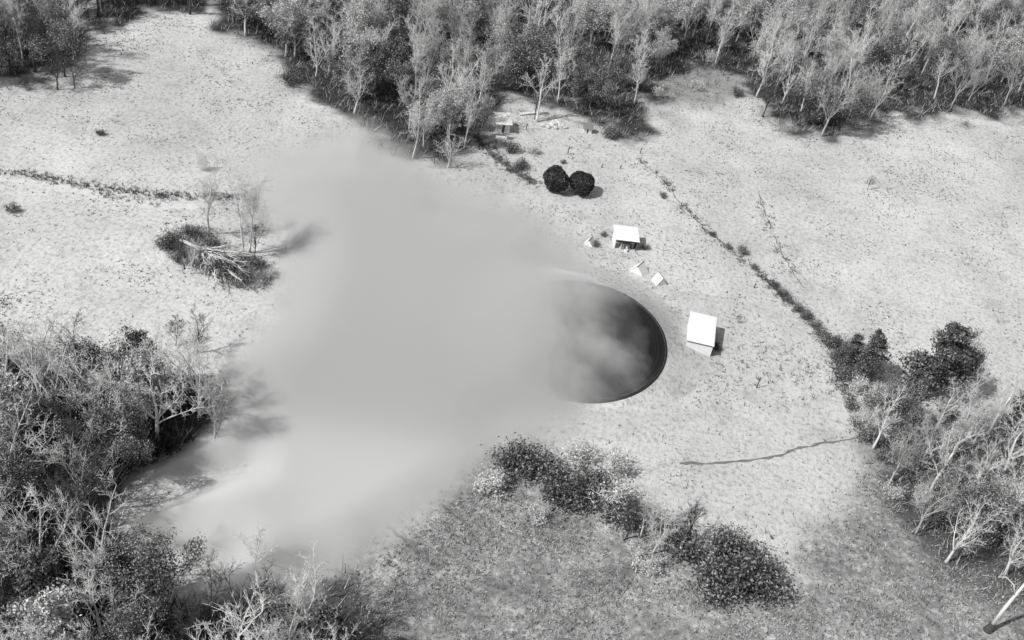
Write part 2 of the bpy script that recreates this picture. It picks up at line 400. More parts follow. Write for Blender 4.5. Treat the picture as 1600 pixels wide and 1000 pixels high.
def bare_tree(seed, H, fork, limbs, spread, twig_r=.022, leaf=0, leaf_size=.14, slender=False, rk=.017, leafmat=None, bark="pale_bark"):
    """trunk mesh, crown mesh (limbs, branches and twigs) and, when it has leaves, a foliage mesh"""
    random.seed(seed); tr, cr, lf = MB(), MB(), MB()
    r = H * (.011 if slender else rk)
    pts = [np.zeros(3) - [0, 0, .15]]; d = np.array([0, 0, 1.0])
    segs = 7
    for i in range(segs):
        d = rdir(d, .06, .12); pts.append(pts[-1] + d * (H * fork) / segs)
    tr.tube(pts, [r * (1.5 if i == 0 else 1 - .45 * i / segs) for i in range(segs + 1)], 7)
    tips = []
    starts = [(pts[-1], .5 * r)] + [(pts[random.randint(segs // 2, segs - 1)], .42 * r) for _ in range(limbs)]
    if slender: starts += [(pts[random.randint(2, segs - 2)], .25 * r) for _ in range(3)]
    for k, (a, rr) in enumerate(starts):
        ang = k * 2.4 + random.random(); out = np.array([math.cos(ang), math.sin(ang), 0])
        dd = out * (spread if k else .15) + np.array([0, 0, 1.0]); dd /= np.linalg.norm(dd)
        L = H * (1 - fork) * random.uniform(.75, 1.05) * (1.0 if k == 0 else .95)
        lp, _ = limb(cr, a, dd, L, rr, rr * .25, 5, 5, .13, .06)
        for j in range(1, 6):
            for _ in range(2 if j > 1 else 1):
                bd = rdir(lp[j] - lp[j - 1], .0); side = rdir(np.cross(bd, [random.gauss(0, 1) for _ in range(3)]), .1)
                bd = bd * .7 + side * .8; bd[2] += .2; bd /= np.linalg.norm(bd)
                bl = L * random.uniform(.28, .5) * (1.1 - j * .1)
                bp_, _ = limb(cr, lp[j], bd, bl, rr * .35, rr * .12, 4, 3, .2, .05)
                for q in range(1, 4):
                    for _ in range(4):
                        td = rdir(bp_[q] - bp_[q - 1], .0) * .6 + np.array([random.gauss(0, .55) for _ in range(3)]); td[2] += .25
                        td /= np.linalg.norm(td); tl = bl * random.uniform(.3, .6); e = bp_[q] + td * tl
                        cr.twig(bp_[q], e, twig_r)
                        for _ in range(2):
                            e0 = bp_[q] + td * tl * random.uniform(.4, .9)
                            cr.twig(e0, e0 + rdir(td, .6, .1) * tl * .55, twig_r * .8)
                        if leaf and random.random() < leaf:
                            tips.append(e)
    if tips: lf.cloud(np.repeat(np.array(tips), 15, 0) + rng.normal(0, .3, (15 * len(tips), 3)), leaf_size)
    return [("trunk", tr.mesh("trunk", M[bark], True)), ("crown", cr.mesh("crown", M[bark], True))] + ([("foliage", lf.mesh("foliage", leafmat))] if lf.v else [])

def evergreen(seed, H, W, cone=True, mat="dark_leaf", leaves=5200, size=.2):
    """trunk, boughs and small leaves in uneven clumps"""
    random.seed(seed); tr, cr, lf = MB(), MB(), MB()
    tr.tube([(0, 0, -.15), (.1, 0, H * .5), (0, .1, H * .95)], [H * .018, H * .012, H * .003], 7)
    cl = []
    for k in range(int(46 if cone else 60)):
        h = H * random.uniform(.12, .97); wid = W * ((1 - h / H) ** .7 * 1.05 + .08 if cone else math.sqrt(max(0.02, 1 - ((h / H - .52) / .5) ** 2)))
        ang = random.random() * 6.28; rr = wid * random.uniform(.45, 1)
        tip = np.array([math.cos(ang) * rr, math.sin(ang) * rr, h - rr * (.15 if cone else 0)]); root = np.array([0, 0, max(.3, h - rr * .25)])
        root = np.minimum(root, [9, 9, H * .9]); cr.tube([root, (root + tip) / 2 + [0, 0, .15], tip], [.07, .05, .02], 4, cap=False); cl.append((root, tip, wid))
    A_ = np.array([c[0] for c in cl]); B_ = np.array([c[1] for c in cl]); W_ = np.array([c[2] for c in cl]); ix = rng.integers(0, len(cl), leaves)
    g = (.13 * W_ + .12)[ix][:, None]
    lf.cloud(A_[ix] + (B_ - A_)[ix] * rng.uniform(.25, 1.08, leaves)[:, None] + rng.normal(size=(leaves, 3)) * g * [1, 1, .5], size)
    return [("trunk", tr.mesh("trunk", M["dark_bark"], True)), ("branches", cr.mesh("branches", M["dark_bark"], True)), ("foliage", lf.mesh("foliage", M[mat]))]

def shrub(seed, Rr, H, mat, twigmat, leaves=1300, stems=18, size=.075):
    random.seed(seed); st, lf = MB(), MB()
    for k in range(stems):
        ang = random.random() * 6.28; o = random.random() ** .5 * Rr; e = np.array([math.cos(ang) * o, math.sin(ang) * o, H * random.uniform(.5, 1) * (1.1 - .5 * o / Rr)])
        b0 = e * [.18, .18, 0] - [0, 0, .1]; mid = (b0 + e) / 2 + np.array([random.gauss(0, .12) for _ in range(3)])
        st.tube([b0, mid, e], [.045, .03, .012], 4, cap=False)
        for _ in range(9):
            q = mid + (e - mid) * random.random(); st.twig(q, q + rdir(np.array([0, 0, .5]), .7) * H * .3, .018)
        nl = leaves // stems
        lf.cloud(b0 + (e - b0) * rng.uniform(.35, 1.05, nl)[:, None] + rng.normal(0, .2 * Rr, (nl, 3)) * [1, 1, .8], size)
    lf.v = [(x, y, max(z, .02)) for x, y, z in lf.v]
    return [("stems", st.mesh("stems", M[twigmat])), ("foliage", lf.mesh("foliage", M[mat]))]

def ball(seed, Rr, H):
    """dense clipped-looking round evergreen: leaves on a lumpy ball over an inner twig frame"""
    random.seed(seed); tr, lf = MB(), MB()
    tr.tube([(0, 0, -.1), (0, 0, H * .5)], [.16, .1], 6)
    lumps = [(np.array([random.gauss(0, 1) for _ in range(3)]), random.uniform(.82, 1.14)) for _ in range(22)]
    lumps = [(v / np.linalg.norm(v), k) for v, k in lumps]
    N = 9000; v = rng.normal(size=(N, 3)); v /= np.linalg.norm(v, axis=1)[:, None]
    Lu = np.array([u for u, _ in lumps]); Lk = np.array([k for _, k in lumps]); dq = v @ Lu.T; bi = dq.argmax(1); best = dq.max(1)
    rr = Lk[bi] * (.45 + .56 * best) * rng.uniform(.84, 1.02, N)
    p = v * rr[:, None] * [Rr, Rr, H / 2] + [0, 0, H / 2 + .02]
    lf.cloud(p[p[:, 2] > .05], .12)
    return [("trunk", tr.mesh("trunk", M["dark_bark"])), ("foliage", lf.mesh("foliage", M["dark_leaf"]))]

PROTO = {
    "pale": [bare_tree(11 + i, 13, .42 + .05 * i, 4 + i % 2, .55 + .1 * (i % 3)) for i in range(4)],
    "bold": [bare_tree(21 + i, 13.5, .40, 4, .55 + .1 * i, twig_r=.026, rk=.021) for i in range(3)],
    "tall": [bare_tree(31 + i, 16, .58, 3, .35, slender=True) for i in range(3)],
    "dark": [bare_tree(41 + i, 12, .45, 4, .5, bark="dark_bark") for i in range(3)],
    "grey": [bare_tree(51 + i, 13, .40, 5, .6, bark="grey_bark", twig_r=.026) for i in range(3)],
    "leafy": [bare_tree(61 + i, 12, .40, 5, .6, leaf=.75, leafmat=M["pale_leaf"], leaf_size=.12, bark="grey_bark") for i in range(3)],
    "midleaf": [bare_tree(71 + i, 11, .36, 5, .65, leaf=.8, leafmat=M["mid_leaf"], leaf_size=.12, bark="dark_bark") for i in range(3)],
    "cedar": [evergreen(81 + i, 10, 4.0, True, "cedar_leaf", 11000, .15) for i in range(2)],
    "pine": [evergreen(85 + i, 11, 3.4, False, "pale_leaf", 9000, .15) for i in range(2)],
    "darkround": [evergreen(89, 7.5, 3.2, False, "dark_leaf", 11000, .15)],
    "shrub_dark": [shrub(91 + i, 1.3, 1.7, "mid_leaf", "dark_bark") for i in range(3)],
    "shrub_pale": [shrub(95 + i, 1.2, 1.8, "pale_leaf", "pale_bark", 800) for i in range(2)],
    "shrub_black": [shrub(97 + i, 1.5, 1.9, "cedar_leaf", "dark_bark", 1900) for i in range(2)],
    "sapling": [bare_tree(101 + i, 5, .35, 3, .6, twig_r=.02, bark="dark_bark") for i in range(2)],
    "palesapling": [bare_tree(105 + i, 5, .35, 3, .6, twig_r=.02, bark="pale_bark") for i in range(2)],
}
LOOK = {"bold": "stout white-branched bare tree", "pale": "bare pale-barked tree", "tall": "tall slender pale-trunked tree", "dark": "bare dark-barked tree", "grey": "bare grey spreading tree", "leafy": "pale leafy tree",
        "midleaf": "dusky leafy tree", "cedar": "dark conical cedar", "pine": "pale tufted pine"}
NAME = {"bold": "bare_tree", "pale": "bare_tree", "tall": "slender_tree", "dark": "bare_tree", "grey": "bare_tree", "leafy": "leafy_tree", "midleaf": "leafy_tree", "cedar": "cedar_tree", "pine": "pine_tree",
        "darkround": "evergreen_tree", "shrub_dark": "shrub", "shrub_pale": "shrub", "shrub_black": "shrub", "sapling": "sapling", "palesapling": "sapling"}
def plant(kind, pos, scale=1.0, rz=None, label=None, group=None, cat="tree", which=None, tilt=(0, 0), name=None):
    parts = PROTO[kind][which if which is not None else random.randrange(len(PROTO[kind]))]
    o = empty(name or NAME[kind], (pos[0], pos[1], 0), random.random() * 6.28 if rz is None else rz)
    o.rotation_euler[0], o.rotation_euler[1] = tilt
    o.scale = (scale * random.uniform(.9, 1.1), scale * random.uniform(.9, 1.1), scale)
    for nm, me_ in parts:
        c = bpy.data.objects.new(nm, me_); c.parent = o; col.objects.link(c)
    return tag(o, label, cat, group)

ORD = "first second third fourth fifth sixth seventh eighth ninth tenth eleventh twelfth thirteenth fourteenth fifteenth sixteenth seventeenth eighteenth nineteenth twentieth".split()
def ordinal(i):
    if i < 20: return ORD[i]
    tens = {2: "twenty", 3: "thirty", 4: "forty", 5: "fifty"}
    n = i + 1
    return (tens[n // 10] + "-" + ORD[n % 10 - 1]) if n % 10 else {30: "thirtieth", 40: "fortieth", 50: "fiftieth"}[n]

def wood(poly, n_max, gap, kinds, weights, where, group, seed, rows_n, smin=.8, smax=1.15, front=None):
    r = np.random.default_rng(seed); random.seed(seed)
    pl = np.array(poly, float); spots = []
    w = np.array([P(*p) for p in pl]); lo, hi = w.min(0), w.max(0)
    for _ in range(9000):
        x, y = r.uniform(lo[0], hi[0]), r.uniform(lo[1], hi[1])
        px_, py_ = proj(np.array([x]), np.array([y]))
        if sdist(px_, py_, poly)[0] < 2: continue
        if px_[0] < -60 or px_[0] > 1660 or py_[0] < -12 or py_[0] > 1150: continue
        if any((x - a[0]) ** 2 + (y - a[1]) ** 2 < gap * gap for a in spots): continue
        spots.append((x, y, px_[0], py_[0]))
        if len(spots) >= n_max: break
    spots.sort(key=lambda a: -a[3]); rows_ = np.array_split(np.arange(len(spots)), rows_n)
    for ri, rw in enumerate(rows_):
        rw = sorted(rw, key=lambda i: spots[i][2])
        for k, i in enumerate(rw):
            kd = random.choices(kinds, weights)[0]; x, y, a, b_ = spots[i]
            rowname = "front" if ri == 0 else ("back" if ri == rows_n - 1 else ORD[ri])
            plant(kd, (x, y), random.uniform(smin, smax), label=f"{LOOK[kd]}, {ordinal(k)} from left in {rowname} row of {where}", group=group)
    return len(spots)

n1 = wood(WOOD_TOP, 205, 4.0, ["pale", "tall", "grey", "leafy", "dark", "midleaf"], [3, 4, 2.5, 3.2, 1.2, 1.8], "the top woodland", "trees of the woodland along the top", 5, 7)
n2 = wood(WOOD_TL, 36, 3.2, ["dark", "grey", "midleaf", "tall"], [4, 2, 1, 1], "the top left copse", "trees of the copse at the top left", 6, 2, .75, 1.0)
n3 = wood(WOOD_EDGE, 9, 4.2, ["dark", "tall", "midleaf"], [3, 1, 1], "the field end trees", "trees at the far end of the field", 8, 1, .8, 1.1)
n4 = wood(WOOD_LL, 105, 3.3, ["bold", "pale", "midleaf", "dark", "pine", "cedar"], [3.4, 2.0, 1.3, 3.0, .7, .5], "the lower left wood", "trees of the wood at the lower left", 9, 6, .7, 1.08)
n5 = wood(WOOD_R, 24, 4.2, ["pale", "grey", "tall", "midleaf"], [4, 2, 1.5, 1.2], "the right-hand thicket", "pale trees of the thicket on the right", 10, 3, .6, .95)
def tree_mass(n, seed, poly, gap):
    """the many trees between the single ones, too many to pick apart"""
    r = np.random.default_rng(seed); src = []
    for kd in ("pale", "tall", "grey", "leafy", "midleaf"):
        for mname, me_ in PROTO[kd][0]:
            co = np.empty(len(me_.vertices) * 3, np.float32); me_.vertices.foreach_get("co", co)
            src.append((kd, mname, co.reshape(-1, 3), [tuple(p.vertices) for p in me_.polygons], me_.materials[0]))
    kinds = ["pale", "tall", "grey", "leafy", "midleaf"]; acc = {}
    w = np.array([P(*p) for p in poly]); lo, hi = w.min(0), w.max(0); put = 0; spots = []
    while put < n:
        x, y = r.uniform(lo[0], hi[0]), r.uniform(lo[1], hi[1]); a, b_ = proj(np.array([x]), np.array([y]))
        if sdist(a, b_, poly)[0] < 6 or not (-40 < a[0] < 1640) or b_[0] < -10: continue
        if r.random() > 1.15 - .0006 * a[0]: continue
        put += 1; k = kinds[r.choice(5, p=[.26, .26, .14, .16, .18])]; sc_ = r.uniform(.7, 1.05); an = r.random() * 6.28; c_, s_ = math.cos(an) * sc_, math.sin(an) * sc_
        for kd, mname, co, fs, mtl in src:
            if kd != k: continue
            V_, F_, K_ = acc.setdefault(mtl.name, ([], [], [0]))
            V_.append(np.stack([co[:, 0] * c_ - co[:, 1] * s_ + x, co[:, 0] * s_ + co[:, 1] * c_ + y, co[:, 2] * sc_], -1))
            F_.append((fs, K_[0])); K_[0] += len(co)
    for mn, (V_, F_, K_) in acc.items():
        V_ = np.concatenate(V_); fl = [np.array(f) + k for fs, k in F_ for f in (fs,) for f in [None]] if False else None
        sizes, loops = [], []
        cache = {}
        for fs, k in F_:
            key = id(fs)
            if key not in cache: cache[key] = (np.array([len(f) for f in fs], np.int32), np.concatenate([np.array(f, np.int32) for f in fs]))
            sz, lp = cache[key]; sizes.append(sz); loops.append(lp + k)
        sizes = np.concatenate(sizes); loops = np.concatenate(loops)
        me_ = bpy.data.meshes.new("woodland_mass"); me_.vertices.add(len(V_)); me_.vertices.foreach_set("co", V_.astype(np.float32).ravel())
        me_.loops.add(len(loops)); me_.loops.foreach_set("vertex_index", loops.astype(np.int32))
        me_.polygons.add(len(sizes)); me_.polygons.foreach_set("loop_start", (np.cumsum(sizes) - sizes).astype(np.int32)); me_.update(calc_edges=True)
        me_.materials.append(bpy.data.materials[mn])
        o = bpy.data.objects.new("woodland_mass", me_); col.objects.link(o)
        tag(o, {"pale_bark": "mass of pale trunks and twigs filling the top woodland", "grey_bark": "mass of grey trunks and twigs filling the top woodland", "dark_bark": "mass of dark trunks and twigs filling the top woodland",
                "pale_leaf": "mass of pale leaves filling the top woodland", "mid_leaf": "mass of dusky leaves filling the top woodland"}[mn], "woodland", kind="stuff")
tree_mass(150, 15, WOOD_TOP, 3)
print("TREES", n1, n2, n3, n4, n5)
random.seed(99)

# single trees and shrubs one can point at
plant("tall", P(752, 205), .7, label="slender white tree left of the small pale hut")
plant("tall", P(725, 232), .75, label="slender white tree at the woodland tip above the smoke")
plant("midleaf", P(745, 222), .55, label="dusky small tree between two slender white trees left of the hut")
plant("pale", P(700, 262), .6, label="pale spreading tree lowest on the woodland tip beside the smoke")
plant("darkround", P(1592, 690), 1.0, label="dark round evergreen tree at the right edge above the thicket")
plant("cedar", P(1348, 590), .85, label="dark dense cedar at the lower end of the ditch", which=0)
plant("cedar", P(1445, 622), 1.35, label="tall ragged dark cedar right of the denser cedar", which=1)
plant("cedar", P(1322, 572), .6, label="short dark cedar nearest the ditch, left of the dense one", which=1)
plant("midleaf", P(1480, 615), .85, label="dusky ragged tree leaning over beside the tall cedar")
plant("tall", P(380, 398), 1.0, label="slim forked bare tree standing right behind the fallen tree", which=0)
plant("tall", P(390, 395), .8, label="slim bare tree just right of the forked one behind the fallen tree", which=2)
plant("dark", P(398, 402), .5, label="short dark bare tree, rightmost behind the fallen tree", which=1)
plant("tall", P(326, 366), .85, label="thin pale bare tree with dark top left of the forked one", which=1)
plant("palesapling", P(346, 388), .8, label="short pale sapling between the two slim bare trees")
plant("dark", P(288, 420), .5, label="dark leaning small tree at the left of the fallen tree")
plant("tall", P(298, 428), .42, label="short pale stem in front of the fallen tree", which=2)
plant("sapling", P(275, 540), .85, label="small dark forked sapling left of its taller neighbour in the field", cat="sapling")
plant("dark", P(309, 552), .55, label="thin dark bare tree standing alone below the fallen tree")
plant("dark", P(90, 140), .62, label="small dark tree at the tip of the top left copse")
plant("dark", P(117, 138), .5, label="outermost small dark tree right of the copse tip")
plant("pale", P(1020, 865), .62, label="pale leaning trunk behind the clock-side bushes in the lower middle")
plant("tall", P(1000, 840), .6, label="slim pale pole tree among the lower middle bushes")
plant("dark", P(1072, 850), .6, label="dark forked tree among the lower middle bushes")
plant("dark", P(978, 842), .62, label="dark crooked tree left of the slim pale pole tree")
plant("pale", P(1350, 672), .4, label="small pale star-shaped tree at the foot of the ditch")
plant("grey", P(335, 700), .8, label="white branched tree at the wood's edge beside the smoke", which=1)
plant("pale", P(395, 905), .6, label="pale tree half sunk in the smoke's lower end")
plant("dark", P(835, 186), .45, label="small dark tree beside the boulder heap", which=1)
plant("pale", P(838, 190), 1.0, label="white trunked tree rising over the log", which=2)
plant("sapling", P(1130, 118), 1.1, label="dark branched shrub tree in the clearing of the top right", cat="tree")
plant("sapling", P(1152, 505), .3, label="tiny dark bare stick in the field right of the white barn", cat="sapling")
plant("sapling", P(1355, 297), .55, label="lone dead sapling standing in the right field", cat="sapling")
plant("shrub_black", P(157, 210), .6, label="lone dark bush in the upper left field", cat="shrub")
SHR = [("shrub_black", 805, 735, 1.25, "dark bush, leftmost of the row below the smoke"), ("shrub_dark", 838, 742, 1.3, "dusky bush, second in the row below the smoke"),
       ("shrub_dark", 862, 765, 1.35, "dark bush, third in the row below the smoke"), ("shrub_black", 890, 780, 1.4, "dark bush, fourth in the row below the smoke"),
       ("shrub_dark", 915, 770, 1.4, "dusky bush, fifth in the row below the smoke"), ("shrub_pale", 945, 795, 1.4, "pale bush, sixth in the row below the smoke"),
       ("shrub_dark", 975, 815, 1.3, "dusky bush, seventh in the row below the smoke"), ("shrub_pale", 905, 720, 1.1, "pale twiggy bush behind the row below the smoke"),
       ("shrub_pale", 760, 770, 1.1, "pale twiggy bush left of the dark row below the smoke"), ("shrub_pale", 960, 735, 1.2, "pale twiggy bush right of the row below the smoke"),
       ("shrub_dark", 1070, 870, 1.3, "dusky bush under the dark forked tree"), ("shrub_dark", 1120, 880, 1.5, "dusky bush at the left of the lower bush clump"),
       ("shrub_black", 1155, 905, 1.7, "large dark bush in the middle of the lower bush clump"), ("shrub_dark", 1105, 925, 1.5, "dusky bush in front of the lower bush clump"),
       ("shrub_dark", 1185, 925, 1.5, "dusky bush at the right of the lower bush clump"), ("shrub_dark", 1140, 862, 1.2, "dusky bush behind the lower bush clump"),
       ("shrub_black", 1310, 545, 1.3, "dark bush on the ditch left of the cedars"), ("shrub_black", 1330, 565, 1.3, "dark bush touching the dense cedar"),
       ("shrub_black", 1222, 462, .7, "small dark bush halfway along the ditch"), ("shrub_pale", 1392, 610, .9, "pale bush between the dense cedar and the tall ragged one"),
       ("shrub_dark", 1420, 640, 1.4, "dusky bush below the tall cedar"), ("shrub_dark", 1160, 395, .8, "low dusky bush on the upper ditch"),
       ("shrub_dark", 1360, 690, 1.2, "dusky bush at the end of the winding footpath"), ("shrub_dark", 800, 238, 1.3, "dusky bush below the little table"),
       ("shrub_black", 812, 262, 1.1, "dark bush below the table near the smoke"), ("shrub_pale", 830, 240, 1.1, "pale bush right of the little table"),
       ("shrub_dark", 955, 215, 1.4, "dusky bush right of the little hut"), ("shrub_dark", 880, 255, .5, "tiny dusky bush above the round evergreens"),
       ("shrub_black", 262, 385, 1.2, "dark bush at the left end of the fallen tree"), ("shrub_black", 300, 375, 1.2, "dark bush behind the butt of the fallen tree"),
       ("shrub_dark", 330, 385, 1.1, "dusky bush behind the fallen tree's middle"), ("shrub_black", 350, 425, 1.2, "dark bush under the fallen tree's limbs"),
       ("shrub_dark", 400, 415, 1.2, "dusky bush right of the fallen tree"), ("shrub_dark", 285, 410, 1.0, "dusky bush in front of the small leaning tree"),
       ("shrub_dark", 1035, 308, .6, "low dusky bush right of the round evergreens"), ("shrub_black", 1120, 545, .6, "small dark bush against the white barn's right side"),
       ("shrub_dark", 20, 330, .8, "dusky bush at the left edge under the track"), ("shrub_black", 455, 130, 1.4, "dark bush at the wood's edge by the upper field"),
       ("shrub_dark", 120, 60, 1.5, "dusky bush at the upper left field corner"), ("shrub_dark", 1470, 820, 1.4, "dusky bush below the thicket on the right"),
       ("shrub_black", 1530, 785, 1.5, "dark bush in the thicket's lower right"), ("shrub_dark", 930, 384, .6, "low dusky bush between the left ridge shelter and the open shed"), ("shrub_dark", 1008, 388, .55, "low dusky bush right of the open shed"),
       ("shrub_dark", 943, 368, .5, "tiny dusky bush behind the open shed's left corner"), ("shrub_dark", 375, 440, 1.0, "dusky bush under the fallen tree's branch tips"), ("shrub_dark", 318, 405, 1.1, "dusky bush under the fallen tree's trunk"),
       ("shrub_pale", 425, 432, .9, "pale bush at the far right tip of the fallen tree"), ("shrub_pale", 1030, 150, 1.4, "pale bush, lowest left in the top right clearing"), ("shrub_dark", 1060, 110, 1.5, "dusky bush, upper left in the top right clearing"),
       ("shrub_pale", 1090, 140, 1.4, "pale bush in the middle of the top right clearing"), ("shrub_dark", 1150, 150, 1.3, "dusky bush, right side of the top right clearing"), ("shrub_pale", 1110, 95, 1.6, "pale bush, top of the top right clearing"),
       ("shrub_pale", 840, 815, .8, "pale twiggy bush in front of the row below the smoke"), ("shrub_pale", 1010, 890, .9, "pale twiggy bush left of the lower bush clump"), ("shrub_pale", 1400, 700, 1.2, "pale twiggy bush at the thicket's left end"),
       ("shrub_dark", 1450, 720, 1.4, "dusky bush among the thicket's pale trunks"), ("shrub_dark", 1580, 850, 1.6, "dusky bush at the right edge below the thicket")]
rr_ = random.Random(77)
for k, (x, y) in enumerate([(1296, 540), (1308, 562), (1322, 590), (1338, 612), (1332, 640), (1346, 655), (1362, 640), (1395, 640), (1440, 655), (1480, 650), (1380, 720), (1412, 745), (1440, 780), (1475, 760), (1500, 800), (1545, 830), (1395, 775), (1525, 740), (1570, 760)]):
    SHR.append((rr_.choice(["shrub_dark", "shrub_dark", "shrub_pale"]), x, y, rr_.uniform(.8, 1.5), f"scrub bush, {ordinal(k)} along the scrub running from the ditch into the thicket"))
for k, (x, y) in enumerate([(1112, 368), (1138, 388), (1178, 420), (1208, 448), (1232, 472), (1246, 486), (1258, 497), (1274, 512), (1284, 526)]):
    SHR.append(("shrub_dark" if k % 3 else "shrub_black", x, y, .45 + .06 * k, f"small hedge bush, {ordinal(k)} from the top on the ditch's middle stretch"))
for kd, x, y, sc_, lb in SHR: plant(kd, P(x, y), sc_ * (1.6 if y > 690 and x < 1300 else 1), label=lb, cat="shrub", group="shrubs around the fields")
# the two round evergreens
for i, (x, y, Rr, H) in enumerate([(864, 303, 2.3, 4.4), (905, 306, 2.45, 4.1)]):
    o = empty("round_evergreen", P(x, y) + [0, 1.2, 0]); tag(o, ["dark smooth round evergreen, left one of the touching pair", "dark lumpy round evergreen, right one of the touching pair"][i], "bush", "pair of round evergreens")
    for nm, me_ in ball(120 + i, Rr, H):
        c = bpy.data.objects.new(nm, me_); c.parent = o; col.objects.link(c)

# fallen tree: trunk and bleached limbs spread over the ground
random.seed(3)
A = P(282, 383); B = P(345, 410); E = P(420, 447)
ft = empty("fallen_tree", A); tag(ft, "fallen tree with bleached branches lying spread on the left field", "fallen tree")
mb = MB(); d = (B - A); mb.tube([(0, 0, .9), d * .5 + [0, 0, .8], d + [0, 0, .6]], [.26, .22, .15], 7); mb.build("trunk", M["pale_bark"], ft, smooth=True)
ax = (E - A) / np.linalg.norm(E - A); sid = np.array([-ax[1], ax[0], 0])
for k in range(34):
    mb = MB(); a = d * random.uniform(.3, 1.0) + [0, 0, .9]; L = random.uniform(3.5, 8.5)
    dd = ax * random.uniform(.5, 1) + sid * random.uniform(-.75, .45); dd /= np.linalg.norm(dd)
    pts = [a]
    for q in range(5):
        dd = dd + np.array([random.gauss(0, .15), random.gauss(0, .15), random.gauss(0, .12)]); dd /= np.linalg.norm(dd)
        nx_ = pts[-1] + dd * L / 5; nx_[2] = min(max(nx_[2], .5), 2.3); pts.append(nx_)
    mb.tube(pts, list(np.linspace(.15, .035, 6)), 5)
    for q in range(1, 6):
        for _ in range(5):
            e = pts[q] + rdir(dd, .6) * random.uniform(.5, 1.6); e[2] = max(e[2], .02); mb.twig(pts[q], e, .045)
    mb.build("branch", M["pale_bark" if k % 6 else "dark_bark"], ft)
mb = MB()
for k in range(7):
    ang = k * .9; mb.tube([(0, 0, .9), np.array([0, 0, .9]) - ax * .3 + sid * math.cos(ang) * .7 + np.array([0, 0, math.sin(ang) * .7])], [.1, .02], 5)
mb.build("root_plate", M["dark_bark"], ft)

# snag at the lower right: leaning bleached trunk with a broken arm, on a dark stump
sn = empty("dead_snag", P(1543, 985)); tag(sn, "bleached dead trunk with a broken arm at the lower right corner", "dead tree")
mb = MB(); mb.tube([(0, 0, -.1), (.1, 0, .6), (.15, .05, 1.2)], [.55, .42, .3], 9); mb.build("stump", M["dark_bark"], sn)
mb = MB(); mb.tube([(.1, 0, .9), (.5, .3, 4), (1.0, .5, 7.2), (1.3, .7, 9.5)], [.24, .2, .15, .06], 8); mb.build("trunk", M["pale_bark"], sn, smooth=True)
mb = MB(); mb.tube([(.75, .4, 5.6), (.1, .6, 7.0), (-.9, .9, 7.6), (-1.7, 1.0, 7.3)], [.12, .1, .07, .03], 6); mb.build("branch", M["pale_bark"], sn, smooth=True)

# ------------------------------------------------------------------ the disc
DISC_PX = (906.2, 528.6); R_DISC = 12.06; Z_DISC = 1.488; LEAN, LEAN_DIR = .128, 4.298
dc = P(*DISC_PX, Z_DISC); NRM = Vector((math.sin(LEAN) * math.cos(LEAN_DIR), math.sin(LEAN) * math.sin(LEAN_DIR), math.cos(LEAN)))
disc = empty("metal_disc", (dc[0], dc[1], dc[2])); tag(disc, "huge dark brushed metal disc half hidden in the grey smoke", "disc")
disc.rotation_mode = 'QUATERNION'; disc.rotation_quaternion = Vector((0, 0, 1)).rotation_difference(NRM)
def lathe(prof, n=128):
    mb = MB(); V = []
    for r_, z in prof:
        for j in range(n):
            a = 2 * math.pi * j / n; V.append((r_ * math.cos(a), r_ * math.sin(a), z))
    Fq = []
    for i in range(len(prof) - 1):
        for j in range(n):
            a, b_ = i * n + j, i * n + (j + 1) % n; Fq.append((a, b_, b_ + n, a + n))
    mb.add(V, Fq); return mb
mt, t, b = new_mat("brushed_dark_metal")
tc = t.nodes.new("ShaderNodeTexCoord"); sx = t.nodes.new("ShaderNodeVectorMath"); sx.operation = 'LENGTH'
t.links.new(tc.outputs["Object"], sx.inputs[0])
n1_ = t.nodes.new("ShaderNodeTexNoise"); n1_.noise_dimensions = '1D'; n1_.inputs["Scale"].default_value = 5; n1_.inputs["Detail"].default_value = 5; n1_.inputs["Roughness"].default_value = .75
t.links.new(sx.outputs["Value"], n1_.inputs["W"])
n2_ = t.nodes.new("ShaderNodeTexNoise"); n2_.inputs["Scale"].default_value = .25; n2_.inputs["Detail"].default_value = 5; t.links.new(tc.outputs["Object"], n2_.inputs["Vector"])
cr = t.nodes.new("ShaderNodeValToRGB"); cr.color_ramp.elements[0].color = grey(.035); cr.color_ramp.elements[1].color = grey(.09); cr.color_ramp.elements[0].position = .35; cr.color_ramp.elements[1].position = .7
t.links.new(n1_.outputs[0], cr.inputs[0]); t.links.new(cr.outputs[0], b.inputs["Base Color"])
cr2 = t.nodes.new("ShaderNodeMapRange"); cr2.inputs[3].default_value = .28; cr2.inputs[4].default_value = .5; t.links.new(n2_.outputs[0], cr2.inputs[0]); t.links.new(cr2.outputs[0], b.inputs["Roughness"])
b.inputs["Metallic"].default_value = .9; b.inputs["Anisotropic"].default_value = .85
tn = t.nodes.new("ShaderNodeTangent"); tn.direction_type = 'RADIAL'; tn.axis = 'Z'; t.links.new(tn.outputs[0], b.inputs["Tangent"])
bp = t.nodes.new("ShaderNodeBump"); bp.inputs["Strength"].default_value = .06; bp.inputs["Distance"].default_value = .02; t.links.new(n1_.outputs[0], bp.inputs["Height"]); t.links.new(bp.outputs[0], b.inputs["Normal"])
dome = lambda r_: .4 * (1 - (r_ / R_DISC) ** 2)
prof = [(.02, dome(0))]
for k in range(60):
    r_ = (R_DISC - .35) * (k + 1) / 60; prof += [(r_ - .03, dome(r_) + .004), (r_, dome(r_) - .004)]
lathe(prof).build("face", mt, disc, smooth=True)
e = dome(R_DISC - .35)
lathe([(R_DISC - .35, e - .05), (R_DISC - .33, e + .005), (R_DISC - .1, e), (R_DISC, e - .1), (R_DISC, -.16), (R_DISC - .25, -.2)]).build("rim", mt, disc, smooth=True)
q_ = disc.rotation_quaternion; inv = q_.inverted(); V, nn, rings = [], 120, 7           # added bank of field soil, stops the rim casting a shadow ring
